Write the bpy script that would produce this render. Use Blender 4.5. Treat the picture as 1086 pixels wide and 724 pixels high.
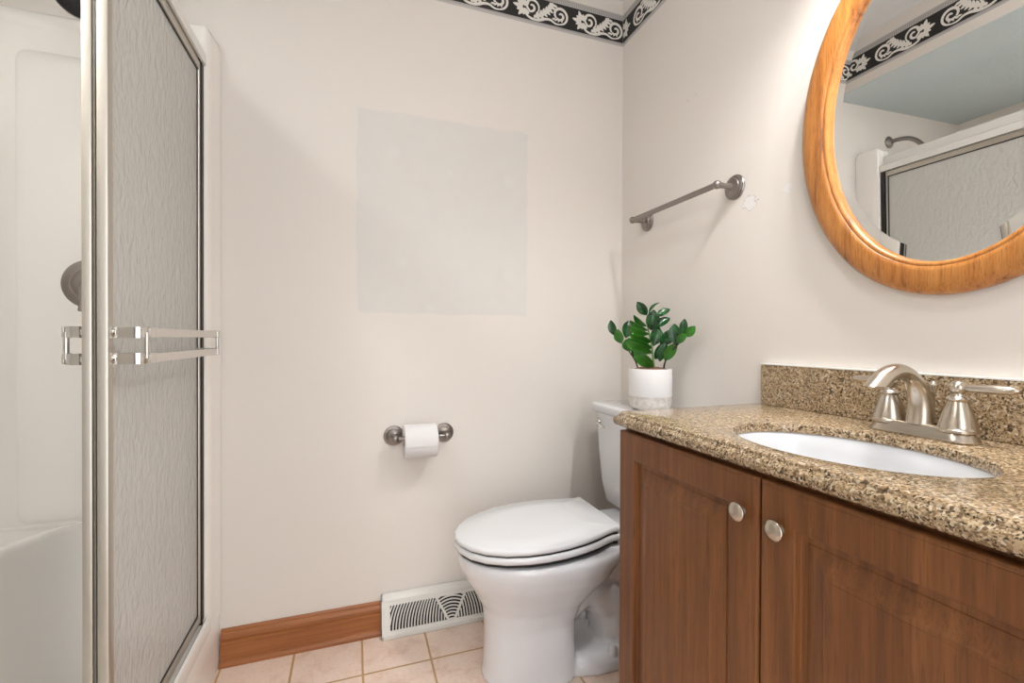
import bpy, bmesh, math, random
from mathutils import Vector, Matrix
random.seed(7)
S = bpy.context.scene
for o in list(bpy.data.objects): bpy.data.objects.remove(o)
COL = S.collection

# ------------------------------------------------------------------ camera
YAW, PITCH, ROLL = (math.radians(a) for a in (19.32, -0.40, -0.23))
F = Vector((math.sin(YAW)*math.cos(PITCH), math.cos(YAW)*math.cos(PITCH), math.sin(PITCH)))
R0 = Vector((math.cos(YAW), -math.sin(YAW), 0)); U0 = R0.cross(F)
R = math.cos(ROLL)*R0 - math.sin(ROLL)*U0; U = math.cos(ROLL)*U0 + math.sin(ROLL)*R0
cd = bpy.data.cameras.new('camera'); cam = bpy.data.objects.new('camera', cd); COL.objects.link(cam)
m = Matrix.Identity(4)
for i in range(3):
    m[i][0] = R[i]; m[i][1] = U[i]; m[i][2] = -F[i]
m[0][3], m[1][3], m[2][3] = -1.066, -1.653, 1.03
cam.matrix_world = m
cd.sensor_fit = 'HORIZONTAL'; cd.sensor_width = 36; cd.lens = 482.5/1086*36
cd.clip_start = 0.01
S.camera = cam

# ------------------------------------------------------------------ light
W = bpy.data.worlds.new('world'); S.world = W; W.use_nodes = True
W.node_tree.nodes['Background'].inputs[0].default_value = (0.95, 0.97, 1.0, 1)
W.node_tree.nodes['Background'].inputs[1].default_value = 0.6
S.view_settings.view_transform = 'Standard'; S.view_settings.look = 'None'
S.view_settings.exposure = 0.52; S.view_settings.gamma = 1.0; S.view_settings.use_curve_mapping = False
BULB = 450.0          # radiance of the vanity globes
CEIL_FILL = 23.0     # radiance of the added ceiling fill lamp's glass bowl
FILL_CAN = 150.0           # radiance of the added recessed fill light over the shower
HALL_FILL = 8.5          # watts of the added fill light standing in for a bright hall
ld = bpy.data.lights.new('hall_fill', 'AREA'); ld.shape = 'RECTANGLE'; ld.size = 0.78; ld.size_y = 1.95
ld.energy = HALL_FILL; ld.color = (0.93, 0.97, 1.0)
lo = bpy.data.objects.new('hall_fill', ld); COL.objects.link(lo)
lo.location = (-0.95, -2.45, 1.05); lo.rotation_euler = (math.radians(90), 0, 0)

# ------------------------------------------------------------------ materials
def lin(c):
    return tuple(((v/255)/12.92 if v/255 <= .04045 else ((v/255+.055)/1.055)**2.4) for v in c) + (1,)
class NT:
    def __init__(s, name):
        s.m = bpy.data.materials.new(name); s.m.use_nodes = True
        s.t = s.m.node_tree; s.b = s.t.nodes['Principled BSDF']
    def n(s, ty, **kw):
        nd = s.t.nodes.new(ty)
        for k, v in kw.items():
            if k in nd.inputs: nd.inputs[k].default_value = v
            else: setattr(nd, k, v)
        return nd
    def l(s, a, b): s.t.links.new(a, b)
    def coord(s, scale=(1, 1, 1), loc=(0, 0, 0), rot=(0, 0, 0), gen='geo'):
        if gen == 'geo': src = s.n('ShaderNodeNewGeometry').outputs['Position']
        else: src = s.n('ShaderNodeTexCoord').outputs['Object']
        mp = s.n('ShaderNodeMapping'); mp.inputs['Scale'].default_value = scale
        mp.inputs['Location'].default_value = loc; mp.inputs['Rotation'].default_value = rot
        s.l(src, mp.inputs['Vector']); return mp.outputs['Vector']
    def noise(s, vec, scale, detail=3, rough=.5, dist=0):
        nd = s.n('ShaderNodeTexNoise'); nd.inputs['Scale'].default_value = scale
        nd.inputs['Detail'].default_value = detail; nd.inputs['Roughness'].default_value = rough
        nd.inputs['Distortion'].default_value = dist
        s.l(vec, nd.inputs['Vector']); return nd.outputs['Fac']
    def ramp(s, fac, stops, interp='LINEAR'):
        r = s.n('ShaderNodeValToRGB'); e = r.color_ramp.elements; r.color_ramp.interpolation = interp
        while len(e) < len(stops): e.new(.5)
        for el, (p, c) in zip(e, stops): el.position = p; el.color = c
        s.l(fac, r.inputs['Fac']); return r.outputs['Color']
    def mix(s, fac, a, b, mode='MIX'):
        x = s.n('ShaderNodeMix', data_type='RGBA', blend_type=mode)
        for sock, v in ((x.inputs[0], fac), (x.inputs[6], a), (x.inputs[7], b)):
            if hasattr(v, 'links'): s.l(v, sock)
            else: sock.default_value = v
        return x.outputs[2]
    def math(s, op, a, b=None):
        x = s.n('ShaderNodeMath', operation=op)
        for i, v in enumerate((a, b)):
            if v is None: continue
            if hasattr(v, 'links'): s.l(v, x.inputs[i])
            else: x.inputs[i].default_value = v
        return x.outputs[0]
    def bump(s, h, strength=.3, dist=.002):
        b = s.n('ShaderNodeBump'); b.inputs['Strength'].default_value = strength; b.inputs['Distance'].default_value = dist
        s.l(h, b.inputs['Height']); s.l(b.outputs['Normal'], s.b.inputs['Normal']); return b
    def base(s, c):
        if hasattr(c, 'links'): s.l(c, s.b.inputs['Base Color'])
        else: s.b.inputs['Base Color'].default_value = c
    def set(s, **kw):
        for k, v in kw.items(): s.b.inputs[k.replace('_', ' ')].default_value = v
        return s.m

def plain(name, c, rough=.5, metal=0.0, **kw):
    t = NT(name); t.base(lin(c)); return t.set(Roughness=rough, Metallic=metal, **kw)

def box_mask(t, pos, x0, x1, z0, z1, soft, axis=0):
    # 1 inside a rectangle on a wall, edges wavering a little
    sx = t.n('ShaderNodeSeparateXYZ'); t.l(pos, sx.inputs[0])
    nz = t.math('MULTIPLY', t.math('SUBTRACT', t.noise(pos, 9, 3), .5), .03)
    X = t.math('ADD', sx.outputs[axis], nz); Z = t.math('ADD', sx.outputs[2], nz)
    def ss(v, a, b):
        mr = t.n('ShaderNodeMapRange', interpolation_type='SMOOTHSTEP'); t.l(v, mr.inputs[0])
        mr.inputs[1].default_value = a; mr.inputs[2].default_value = b; return mr.outputs[0]
    f = t.math('MULTIPLY', ss(X, x0-soft, x0+soft), ss(X, x1+soft, x1-soft))
    f = t.math('MULTIPLY', f, t.math('MULTIPLY', ss(Z, z0-soft, z0+soft), ss(Z, z1+soft, z1-soft)))
    return f

WALLC = lin((227, 221, 214))
def wall_mat(name, kind):
    t = NT(name); p = t.coord()
    c = WALLC
    n = t.noise(p, 3.5, 4)
    c = t.mix(t.math('MULTIPLY', n, .25), c, lin((221, 213, 205)))
    h = t.noise(p, 160, 3)
    hs = t.math('MULTIPLY', h, .35)
    if kind == 'back':
        f = box_mask(t, p, -1.052, -.424, 1.118, 1.822, .004)
        blot = t.noise(p, 14, 3)
        c = t.mix(t.math('MULTIPLY', f, .75), c, t.mix(blot, lin((219, 217, 213)), lin((212, 209, 205))))
        # sanded filler spots in the repainted patch
        for (x, z, r) in ((-.93, 1.68, .03), (-.50, 1.63, .03), (-.50, 1.27, .03), (-.90, 1.30, .025), (-.73, 1.63, .015), (-.80, 1.14, .02)):
            d = t.n('ShaderNodeVectorMath', operation='DISTANCE'); t.l(p, d.inputs[0]); d.inputs[1].default_value = (x, 0, z)
            mr = t.n('ShaderNodeMapRange'); t.l(d.outputs['Value'], mr.inputs[0])
            mr.inputs[1].default_value = r; mr.inputs[2].default_value = r*.4
            c = t.mix(t.math('MULTIPLY', mr.outputs[0], .35), c, lin((224, 222, 218)))
        hs = t.math('ADD', hs, t.math('MULTIPLY', f, .5))
    if kind == 'right':
        # filler dab with a torn outline, and a scuff higher up
        nz = t.n('ShaderNodeTexNoise'); nz.inputs['Scale'].default_value = 60; t.l(p, nz.inputs['Vector'])
        pv = t.n('ShaderNodeVectorMath', operation='MULTIPLY_ADD'); t.l(nz.outputs['Color'], pv.inputs[0])
        pv.inputs[1].default_value = (.034, .034, .034); t.l(p, pv.inputs[2])
        for (y, z, r, cc, k) in ((-.755, 1.44, .022, (229, 227, 224), .8), (-.636, 1.437, .028, (231, 229, 227), .95)):
            d = t.n('ShaderNodeVectorMath', operation='DISTANCE'); t.l(pv.outputs[0], d.inputs[0]); d.inputs[1].default_value = (0, y, z)
            mr = t.n('ShaderNodeMapRange'); t.l(d.outputs['Value'], mr.inputs[0]); mr.inputs[1].default_value = r; mr.inputs[2].default_value = r*.92
            c = t.mix(t.math('MULTIPLY', mr.outputs[0], k), c, lin(cc))
            rim = t.n('ShaderNodeMapRange', interpolation_type='SMOOTHSTEP')
            t.l(t.math('ABSOLUTE', t.math('SUBTRACT', d.outputs['Value'], r)), rim.inputs[0])
            rim.inputs[1].default_value = .0013; rim.inputs[2].default_value = .0002
            c = t.mix(t.math('MULTIPLY', rim.outputs[0], .65 if y > -.7 else .12), c, lin((150, 142, 140)))
        f = box_mask(t, p, -.44, -.36, 1.828, 1.843, .003, 1)
        scr = t.noise(t.coord((1, 30, 60), rot=(math.radians(30), 0, 0)), 2, 4, .7)
        mr = t.n('ShaderNodeMapRange'); t.l(scr, mr.inputs[0]); mr.inputs[1].default_value = .58; mr.inputs[2].default_value = .68
        c = t.mix(t.math('MULTIPLY', t.math('MULTIPLY', f, mr.outputs[0]), .6), c, lin((150, 140, 132)))
    t.base(c); t.bump(hs, .25, .0015)
    return t.set(Roughness=.55, Specular_IOR_Level=.35)

M = {}
M['wall'] = wall_mat('wall paint', '')
M['wall_back'] = wall_mat('wall paint repaired', 'back')
M['wall_right'] = wall_mat('wall paint scuffed', 'right')

t = NT('textured ceiling paint'); p = t.coord(); t.base(lin((226, 226, 226))); t.bump(t.noise(p, 38, 4, .6), .5, .006); M['ceil'] = t.set(Roughness=.8)
t = NT('blue grey soffit paint'); p = t.coord((1, 1, 1)); t.base(lin((196, 206, 208)))
t.bump(t.noise(t.coord((22, 40, 22)), 1, 4, .6, 1.0), .6, .008); M['soffit'] = t.set(Roughness=.7)

# floor tile
t = NT('ceramic floor tile'); p = t.coord(loc=(1.0345+.2085*8, .1985+.2085*12, 0))
bt = t.n('ShaderNodeTexBrick'); bt.offset = 0; bt.squash = 1
for k, v in (('Scale', 1), ('Mortar Size', .0038), ('Mortar Smooth', .25), ('Bias', 0), ('Brick Width', .2085), ('Row Height', .2085)): bt.inputs[k].default_value = v
t.l(p, bt.inputs['Vector'])
q = t.coord()
mott = t.ramp(t.noise(q, 13, 6, .65, .4), [(.30, lin((212, 176, 158))), (.48, lin((232, 209, 194))), (.7, lin((238, 219, 206)))])
spk = t.ramp(t.noise(q, 90, 4, .7), [(.3, lin((204, 170, 146))), (.55, lin((230, 208, 191)))])
tc = t.mix(.35, mott, spk)
c = t.mix(bt.outputs['Fac'], tc, lin((188, 152, 106)))
t.base(c); t.bump(t.math('SUBTRACT', t.math('MULTIPLY', t.noise(q, 40, 4), .15), bt.outputs['Fac']), .5, .003)
M['tile'] = t.set(Roughness=.38, Specular_IOR_Level=.5)

# woods (grain runs up and down)
def wood(name, stops, gs=(60, 60, 2.2), rough=.4, bumpy=.12, wav=.05, coat=.0):
    t = NT(name)
    big = t.noise(t.coord((7, 7, .9), loc=(3, 1, 0)), 1, 2)
    v = t.n('ShaderNodeVectorMath', operation='MULTIPLY_ADD')
    cx = t.n('ShaderNodeCombineXYZ'); t.l(big, cx.inputs[0]); t.l(big, cx.inputs[1]); t.l(cx.outputs[0], v.inputs[0])
    v.inputs[1].default_value = (wav*gs[0], wav*gs[1], 0); t.l(t.coord(gs), v.inputs[2])
    fine = t.noise(v.outputs[0], 1, 5, .65)
    mid = t.noise(t.coord((gs[0]*.22, gs[1]*.22, gs[2]*.4)), 1, 3)
    f = t.math('ADD', t.math('MULTIPLY', fine, .65), t.math('MULTIPLY', mid, .35))
    pore = t.noise(t.coord((gs[0]*6, gs[1]*6, gs[2]*7)), 1, 2)
    c = t.ramp(f, stops)
    c = t.mix(t.ramp(pore, [(.32, (.55, .55, .55, 1)), (.45, (0, 0, 0, 1))]), c, stops[0][1])
    t.base(c); t.bump(fine, bumpy, .001)
    return t.set(Roughness=rough, Coat_Weight=coat, Coat_Roughness=.25)
M['walnut'] = wood('walnut thermofoil', [(.3, lin((82, 46, 19))), (.48, lin((114, 68, 31))), (.68, lin((138, 88, 45)))], (70, 70, 2.5), .42, .08, .02)
M['oak'] = wood('golden oak', [(.34, lin((116, 62, 22))), (.44, lin((176, 112, 50))), (.7, lin((202, 140, 72)))], (85, 85, 5), .32, .15, .03, .3)
t = NT('stained oak baseboard'); 
f = t.noise(t.coord((3, 60, 90)), 1, 5, .6)
t.base(t.ramp(f, [(.3, lin((138, 82, 42))), (.5, lin((158, 98, 54))), (.72, lin((170, 110, 64)))])); t.bump(f, .15, .001); M['base'] = t.set(Roughness=.4)

# granite
t = NT('speckled tan granite'); p = t.coord()
dn = t.n('ShaderNodeTexNoise'); dn.inputs['Scale'].default_value = 160; dn.inputs['Detail'].default_value = 2; t.l(p, dn.inputs['Vector'])
pv = t.n('ShaderNodeVectorMath', operation='MULTIPLY_ADD'); t.l(dn.outputs['Color'], pv.inputs[0]); pv.inputs[1].default_value = (.003,)*3; t.l(p, pv.inputs[2])
def cells(scale):
    v = t.n('ShaderNodeTexVoronoi'); v.inputs['Scale'].default_value = scale; t.l(pv.outputs[0], v.inputs['Vector'])
    s = t.n('ShaderNodeSeparateColor'); t.l(v.outputs['Color'], s.inputs[0]); return s.outputs[0]
cA = t.ramp(cells(270), [(0, lin((62, 50, 40))), (.18, lin((112, 90, 66))), (.34, lin((158, 131, 97))), (.52, lin((188, 162, 127))), (.80, lin((216, 201, 176)))], 'CONSTANT')
cB = t.ramp(cells(480), [(0, lin((44, 37, 31))), (.2, lin((126, 102, 74))), (.42, lin((172, 146, 112))), (.75, lin((206, 186, 155)))], 'CONSTANT')
c = t.mix(t.ramp(t.noise(p, 70, 3), [(.42, (0, 0, 0, 1)), (.55, (1, 1, 1, 1))]), cA, cB)
c = t.mix(t.math('MULTIPLY', t.noise(p, 18, 3), .3), c, lin((134, 112, 84)))
t.base(c); M['granite'] = t.set(Roughness=.16, Specular_IOR_Level=.5)

M['porcelain'] = plain('white porcelain', (224, 225, 228), .09, Coat_Weight=.3)
M['plastic'] = plain('white seat plastic', (226, 227, 229), .22)
M['gap'] = plain('dark rubber', (28, 28, 30), .6)  # rubber parts, and the shade sheet in the toilet seat gap
M['paper'] = plain('toilet paper', (226, 224, 224), .9)
M['card'] = plain('cardboard', (170, 140, 105), .9)
M['enamel'] = plain('white enamelled steel', (224, 222, 216), .35)
M['slotshade'] = plain('dark slot shade', (44, 40, 36), .8)
M['rust'] = plain('chipped rusty paint', (120, 100, 84), .8)
M['white'] = plain('white caulk', (236, 234, 230), .5)
M['cream_wall'] = plain('border paper cream', (226, 222, 214), .6)
def nickel(name, c, rough, aniso=0):
    t = NT(name); p = t.coord()
    t.base(lin(c)); t.bump(t.noise(t.coord((300, 300, 300)), 1, 2), .04, .0005)
    return t.set(Roughness=rough, Metallic=1.0)
M['nickel'] = nickel('brushed nickel', (198, 188, 174), .26)
M['pewter'] = nickel('dark satin pewter', (150, 143, 138), .3)
M['chrome'] = nickel('polished chrome', (214, 212, 208), .10)
M['alu'] = nickel('satin aluminium', (198, 192, 182), .40)
M['alubright'] = nickel('bright anodised aluminium', (222, 218, 212), .16)
t = NT('moulded fibreglass'); p = t.coord(); t.base(lin((241, 237, 231))); t.bump(t.noise(p, 6, 2), .05, .01); M['fibre'] = t.set(Roughness=.2, Coat_Weight=.3)
M['whiterail'] = plain('white enamel rail', (232, 229, 224), .25)
M['gapgrey'] = plain('stile gap grey', (112, 107, 98), .5)
M['blackrub'] = plain('black gasket', (38, 37, 38), .5)

# obscure glass
t = NT('rain textured obscure glass')
vor = t.noise(t.coord((62, 62, 30)), 1, 1, .5, .8)
t.base(lin((236, 235, 231)))
b1 = t.bump(vor, .7, .0065)
t.b.inputs['Roughness'].default_value = .18; t.b.inputs['Specular IOR Level'].default_value = .5
tr = t.n('ShaderNodeBsdfTranslucent'); tr.inputs['Color'].default_value = lin((232, 231, 226)); t.l(b1.outputs['Normal'], tr.inputs['Normal'])
rf = t.n('ShaderNodeBsdfRefraction'); rf.inputs['Color'].default_value = lin((240, 240, 236)); rf.inputs['Roughness'].default_value = .28; rf.inputs['IOR'].default_value = 1.08
t.l(b1.outputs['Normal'], rf.inputs['Normal'])
tp = t.n('ShaderNodeBsdfTransparent'); tp.inputs['Color'].default_value = lin((236, 236, 232))
m0 = t.n('ShaderNodeMixShader'); m0.inputs[0].default_value = .45; t.l(tr.outputs[0], m0.inputs[1]); t.l(rf.outputs[0], m0.inputs[2])
m1 = t.n('ShaderNodeMixShader'); m1.inputs[0].default_value = .62; t.l(m0.outputs[0], m1.inputs[1]); t.l(t.b.outputs[0], m1.inputs[2])
t.l(m1.outputs[0], t.t.nodes['Material Output'].inputs['Surface']); M['glass'] = t.m

t = NT('silvered mirror'); t.base((.93, .94, .93, 1)); M['mirror'] = t.set(Metallic=1.0, Roughness=.0)
t = NT('zz leaf dark'); p = t.coord()
t.base(t.ramp(t.noise(p, 30, 3), [(.35, lin((14, 50, 22))), (.65, lin((30, 88, 38)))])); M['leaf'] = t.set(Roughness=.25, Specular_IOR_Level=.6)
t = NT('zz leaf fresh'); p = t.coord()
t.base(t.ramp(t.noise(p, 30, 3), [(.35, lin((36, 96, 28))), (.65, lin((66, 132, 42)))])); M['leaf2'] = t.set(Roughness=.28)
M['stem'] = plain('pale green stem', (96, 140, 74), .45)
M['stemd'] = plain('dark brown green stem', (64, 52, 38), .5)
t = NT('potting mulch'); p = t.coord(); t.base(t.ramp(t.noise(p, 150, 3, .7), [(.35, lin((70, 48, 34))), (.65, lin((160, 118, 88)))])); t.bump(t.noise(p, 140, 3), 1, .01); M['soil'] = t.set(Roughness=.9)
M['pot'] = plain('white glazed pot', (236, 235, 236), .35)
t = NT('unglazed concrete band'); p = t.coord(); t.base(t.ramp(t.noise(p, 55, 5, .7), [(.35, lin((196, 188, 180))), (.6, lin((226, 221, 216)))])); t.bump(t.noise(p, 120, 3), .4, .002); M['concrete'] = t.set(Roughness=.7)
M['bblack'] = plain('border black ground', (34, 32, 31), .6)
M['bwhite'] = plain('border white scroll', (232, 228, 221), .6)
M['bgrey'] = plain('border grey band', (188, 184, 182), .6)
M['bgrey2'] = plain('border grey rope', (150, 146, 142), .6)
def emit(name, c, s):
    t = NT(name); t.base((.8, .8, .8, 1)); t.b.inputs['Emission Color'].default_value = c; t.b.inputs['Emission Strength'].default_value = s; return t.m
M['bulb'] = emit('lit globe bulb', (1, .985, .965, 1), BULB)
t = NT('frosted white glass shade'); t.base(lin((238, 236, 232))); t.set(Roughness=.4)
tr = t.n('ShaderNodeBsdfTranslucent'); tr.inputs['Color'].default_value = lin((205, 200, 192)); mx = t.n('ShaderNodeMixShader'); mx.inputs[0].default_value = .25
t.l(t.b.outputs[0], mx.inputs[1]); t.l(tr.outputs[0], mx.inputs[2]); t.l(mx.outputs[0], t.t.nodes['Material Output'].inputs['Surface']); M['shade'] = t.m
M['can'] = emit('recessed fill lens', (1, .99, .98, 1), FILL_CAN)
M['bowl_lamp'] = emit('fill lamp bowl', (.98, .99, 1, 1), CEIL_FILL)

# ------------------------------------------------------------------ mesh helpers
class MB:
    def __init__(s): s.v = []; s.f = []; s.m = []; s.cur = 0
    def add(s, vs, fs):
        o = len(s.v); s.v += [tuple(v) for v in vs]
        for f in fs: s.f.append([o+i for i in f]); s.m.append(s.cur)
        return s
    def box(s, x0, x1, y0, y1, z0, z1):
        return s.add([(x, y, z) for z in (z0, z1) for y in (y0, y1) for x in (x0, x1)],
                     [(0, 2, 3, 1), (4, 5, 7, 6), (0, 1, 5, 4), (2, 6, 7, 3), (0, 4, 6, 2), (1, 3, 7, 5)])
    def loft(s, rings, closed=True, cap0=True, cap1=True):
        n = len(rings[0]); vs = [p for r in rings for p in r]; fs = []
        for a in range(len(rings)-1):
            for i in range(n if closed else n-1):
                j = (i+1) % n; fs.append((a*n+i, a*n+j, (a+1)*n+j, (a+1)*n+i))
        if cap0: fs.append(tuple(range(n))[::-1])
        if cap1: fs.append(tuple(range((len(rings)-1)*n, len(rings)*n)))
        return s.add(vs, fs)
    def ringloop(s, rings):     # rings closed into a torus-like body
        n = len(rings[0]); k = len(rings); vs = [p for r in rings for p in r]; fs = []
        for a in range(k):
            b = (a+1) % k
            for i in range(n):
                j = (i+1) % n; fs.append((a*n+i, a*n+j, b*n+j, b*n+i))
        return s.add(vs, fs)
    def tube(s, path, rad, n=12, squash=None):
        P = [Vector(p) for p in path]; rings = []
        if not hasattr(rad, '__len__'): rad = [rad]*len(P)
        nrm = None
        for i, p in enumerate(P):
            d = (P[min(i+1, len(P)-1)]-P[max(i-1, 0)]).normalized()
            if nrm is None:
                a = Vector((0, 0, 1)) if abs(d.z) < .9 else Vector((1, 0, 0)); nrm = d.cross(a).normalized()
            nrm = (nrm - d*nrm.dot(d)).normalized(); bi = d.cross(nrm)
            r = rad[i]; k = squash or 1
            rings.append([p + nrm*r*math.cos(2*math.pi*j/n) + bi*r*k*math.sin(2*math.pi*j/n) for j in range(n)])
        return s.loft(rings)
    def lathe(s, prof, o=(0, 0, 0), axis=(0, 0, 1), n=28, caps=True):
        o = Vector(o); ax = Vector(axis).normalized()
        a = Vector((0, 0, 1)) if abs(ax.z) < .9 else Vector((1, 0, 0)); u = ax.cross(a).normalized(); v = ax.cross(u)
        rings = [[o + ax*h + (u*math.cos(2*math.pi*j/n)+v*math.sin(2*math.pi*j/n))*max(r, 1e-5) for j in range(n)] for r, h in prof]
        return s.loft(rings, cap0=caps, cap1=caps)
    def sphere(s, c, r, n=16):
        return s.lathe([(r*math.sin(math.pi*i/n), -r*math.cos(math.pi*i/n)) for i in range(n+1)], c)
    def prism(s, poly, axis, a, b):     # polygon in the two other axes, extruded along axis
        def P(q, h):
            if axis == 'x': return (h, q[0], q[1])
            if axis == 'y': return (q[0], h, q[1])
            return (q[0], q[1], h)
        return s.loft([[P(q, a) for q in poly], [P(q, b) for q in poly]])
    def build(s, name, mats, parent=None, smooth=35, bevel=0, seg=2, origin=None, label=None):
        me = bpy.data.meshes.new(name)
        o0 = Vector(origin) if origin else Vector((0, 0, 0))
        me.from_pydata([tuple(Vector(v)-o0) for v in s.v], [], s.f)
        for mm in (mats if isinstance(mats, (list, tuple)) else [mats]): me.materials.append(M[mm])
        bm = bmesh.new(); bm.from_mesh(me)
        bmesh.ops.recalc_face_normals(bm, faces=bm.faces); bm.to_mesh(me); bm.free()
        if max(s.m, default=0): me.polygons.foreach_set('material_index', s.m)
        if smooth:
            me.polygons.foreach_set('use_smooth', [True]*len(me.polygons)); me.set_sharp_from_angle(angle=math.radians(smooth))
        ob = bpy.data.objects.new(name, me); COL.objects.link(ob); ob.location = o0
        if parent:
            ob.parent = parent; ob.matrix_parent_inverse = Matrix.Translation(parent.location).inverted()
        if bevel:
            md = ob.modifiers.new('bevel', 'BEVEL'); md.width = bevel; md.segments = seg; md.limit_method = 'ANGLE'; md.angle_limit = math.radians(40)
            md.harden_normals = False
        if label: ob['label'] = label
        return ob

def tag(o, label=None, cat=None, group=None, kind=None):
    for k, v in (('label', label), ('category', cat), ('group', group), ('kind', kind)):
        if v: o[k] = v
    return o
def thing(name, loc, label, cat, group=None):
    o = bpy.data.objects.new(name, None); COL.objects.link(o); o.location = loc; o.empty_display_size = .05
    return tag(o, label, cat, group)
def struct(mb, name, mat, **kw):
    lab = kw.pop('lab', None); cat = kw.pop('cat', None)
    return tag(mb.build(name, mat, **kw), lab, cat, None, 'structure')
def rrect(x0, x1, y0, y1, r, n=5):
    out = []
    for cx, cy, a in ((x1-r, y1-r, 0), (x0+r, y1-r, 90), (x0+r, y0+r, 180), (x1-r, y0+r, 270)):
        for i in range(n+1):
            t = math.radians(a+90*i/n); out.append((cx+r*math.cos(t), cy+r*math.sin(t)))
    return out
def bez(p0, p1, p2, p3, n=16):
    P = [Vector(p) for p in (p0, p1, p2, p3)]
    return [P[0]*(1-t)**3 + P[1]*3*t*(1-t)**2 + P[2]*3*t*t*(1-t) + P[3]*t**3 for t in (i/n for i in range(n+1))]

# ------------------------------------------------------------------ room shell
XL, YF, ZC = -2.32, -2.3, 2.437          # left wall, front wall, ceiling
struct(MB().box(XL-.1, .1, YF-.1, .1, -.1, 0), 'floor', 'tile', smooth=0, lab='pinkish beige square ceramic tile floor with tan grout', cat='floor')
struct(MB().box(XL-.1, .1, YF-.1, .1, ZC, ZC+.1), 'ceiling', 'ceil', smooth=0, lab='white textured ceiling of the room', cat='ceiling')
struct(MB().box(XL-.1, .1, 0, .1, 0, ZC), 'wall_back', 'wall_back', smooth=0, lab='off-white back wall with a repainted lighter square patch', cat='wall')
struct(MB().box(0, .1, YF, 0, 0, ZC), 'wall_right', 'wall_right', smooth=0, lab='off-white wall behind the mirror and the vanity', cat='wall')
struct(MB().box(XL-.1, XL, YF, 0, 0, ZC), 'wall_left', 'wall', smooth=0, lab='off-white wall behind the shower stall', cat='wall')
w = MB().box(XL, -1.35, YF-.1, YF, 0, ZC).box(-.55, 0, YF-.1, YF, 0, ZC).box(-1.35, -.55, YF-.1, YF, 2.05, ZC)
struct(w, 'wall_front', 'wall', smooth=0, lab='off-white wall with the open doorway behind the viewer', cat='wall')
d = MB()
for a, b, c0, c1 in ((-1.42, -1.35, 0, 2.12), (-.55, -.48, 0, 2.12), (-1.35, -.55, 2.05, 2.12)): d.box(a, b, YF, YF+.018, c0, c1)
struct(d, 'trim_1', 'base', bevel=.004, lab='stained wood casing round the open doorway', cat='door casing')
struct(MB().box(XL, -1.47, -1.46, -1.36, 0, 2.175), 'wall_partition', 'wall', smooth=0, lab='short off-white wall at the near end of the shower', cat='wall')
XS, ZS = -1.305, 2.203
sf = MB().box(XL, XS, YF, 0, ZS+.004, ZC)
struct(sf, 'wall_soffit', 'wall', smooth=0, lab='off-white soffit box hanging over the shower', cat='soffit')
struct(MB().box(XL, XS, YF, 0, ZS, ZS+.004), 'ceiling_soffit', 'soffit', smooth=0, lab='blue grey textured underside of the soffit over the shower', cat='ceiling')

# baseboard
bb = [(0, 0), (-.030, 0), (-.0295, .008), (-.0265, .0145), (-.021, .0185), (-.0165, .0195), (-.016, .0205), (-.0155, .070), (-.0100, .0725), (-.0100, .0775), (-.0150, .080), (-.0140, .089), (-.0095, .0965), (-.0075, .098), (-.007, .103), (-.004, .109), (0, .109)]
mb = MB(); mb.prism([(y, z) for y, z in bb], 'x', -1.456, -.972)
struct(mb, 'baseboard_back', 'base', smooth=18, lab='stained wood baseboard between the shower and the vent', cat='baseboard')
mb = MB(); mb.prism([(y, z) for y, z in bb], 'x', -.485, 0)
struct(mb, 'baseboard_corner', 'base', smooth=18, lab='stained wood baseboard behind the toilet', cat='baseboard')
mb = MB(); mb.prism([(x, z) for x, z in bb], 'y', -.74, -.02)
struct(mb, 'baseboard_right', 'base', smooth=18, lab='stained wood baseboard between the corner and the vanity', cat='baseboard')

# ------------------------------------------------------------------ wallpaper border
def spiral(c, r0, r1, a0, a1, n=26):
    return [(c[0]+(r0+(r1-r0)*i/n)*math.cos(math.radians(a0+(a1-a0)*i/n)), c[1]+(r0+(r1-r0)*i/n)*math.sin(math.radians(a0+(a1-a0)*i/n))) for i in range(n+1)]
def ribbon(pts, w0, w1, bulge=0.0):
    n = len(pts); L, Rr = [], []
    for i, p in enumerate(pts):
        a = Vector(pts[max(i-1, 0)]); b = Vector(pts[min(i+1, n-1)]); d = (b-a).normalized(); nn = Vector((-d.y, d.x)); t = i/(n-1)
        w = w0+(w1-w0)*t+bulge*math.sin(math.pi*t)
        L.append(Vector(p)+nn*w); Rr.append(Vector(p)-nn*w)
    return L, Rr
def lobe(base, ang, ln, w):
    b = Vector(base); d = Vector((math.cos(ang), math.sin(ang))); nn = Vector((-d.y, d.x)); pts = []
    ts = (0, .2, .45, .7, .9, 1); ws = (.35, .8, 1, .75, .35, .02)
    L = [b+d*ln*t+nn*w*k + nn*ln*.12*t*t for t, k in zip(ts, ws)]; Rr = [b+d*ln*t-nn*w*k + nn*ln*.12*t*t for t, k in zip(ts, ws)]
    return L, Rr
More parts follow.
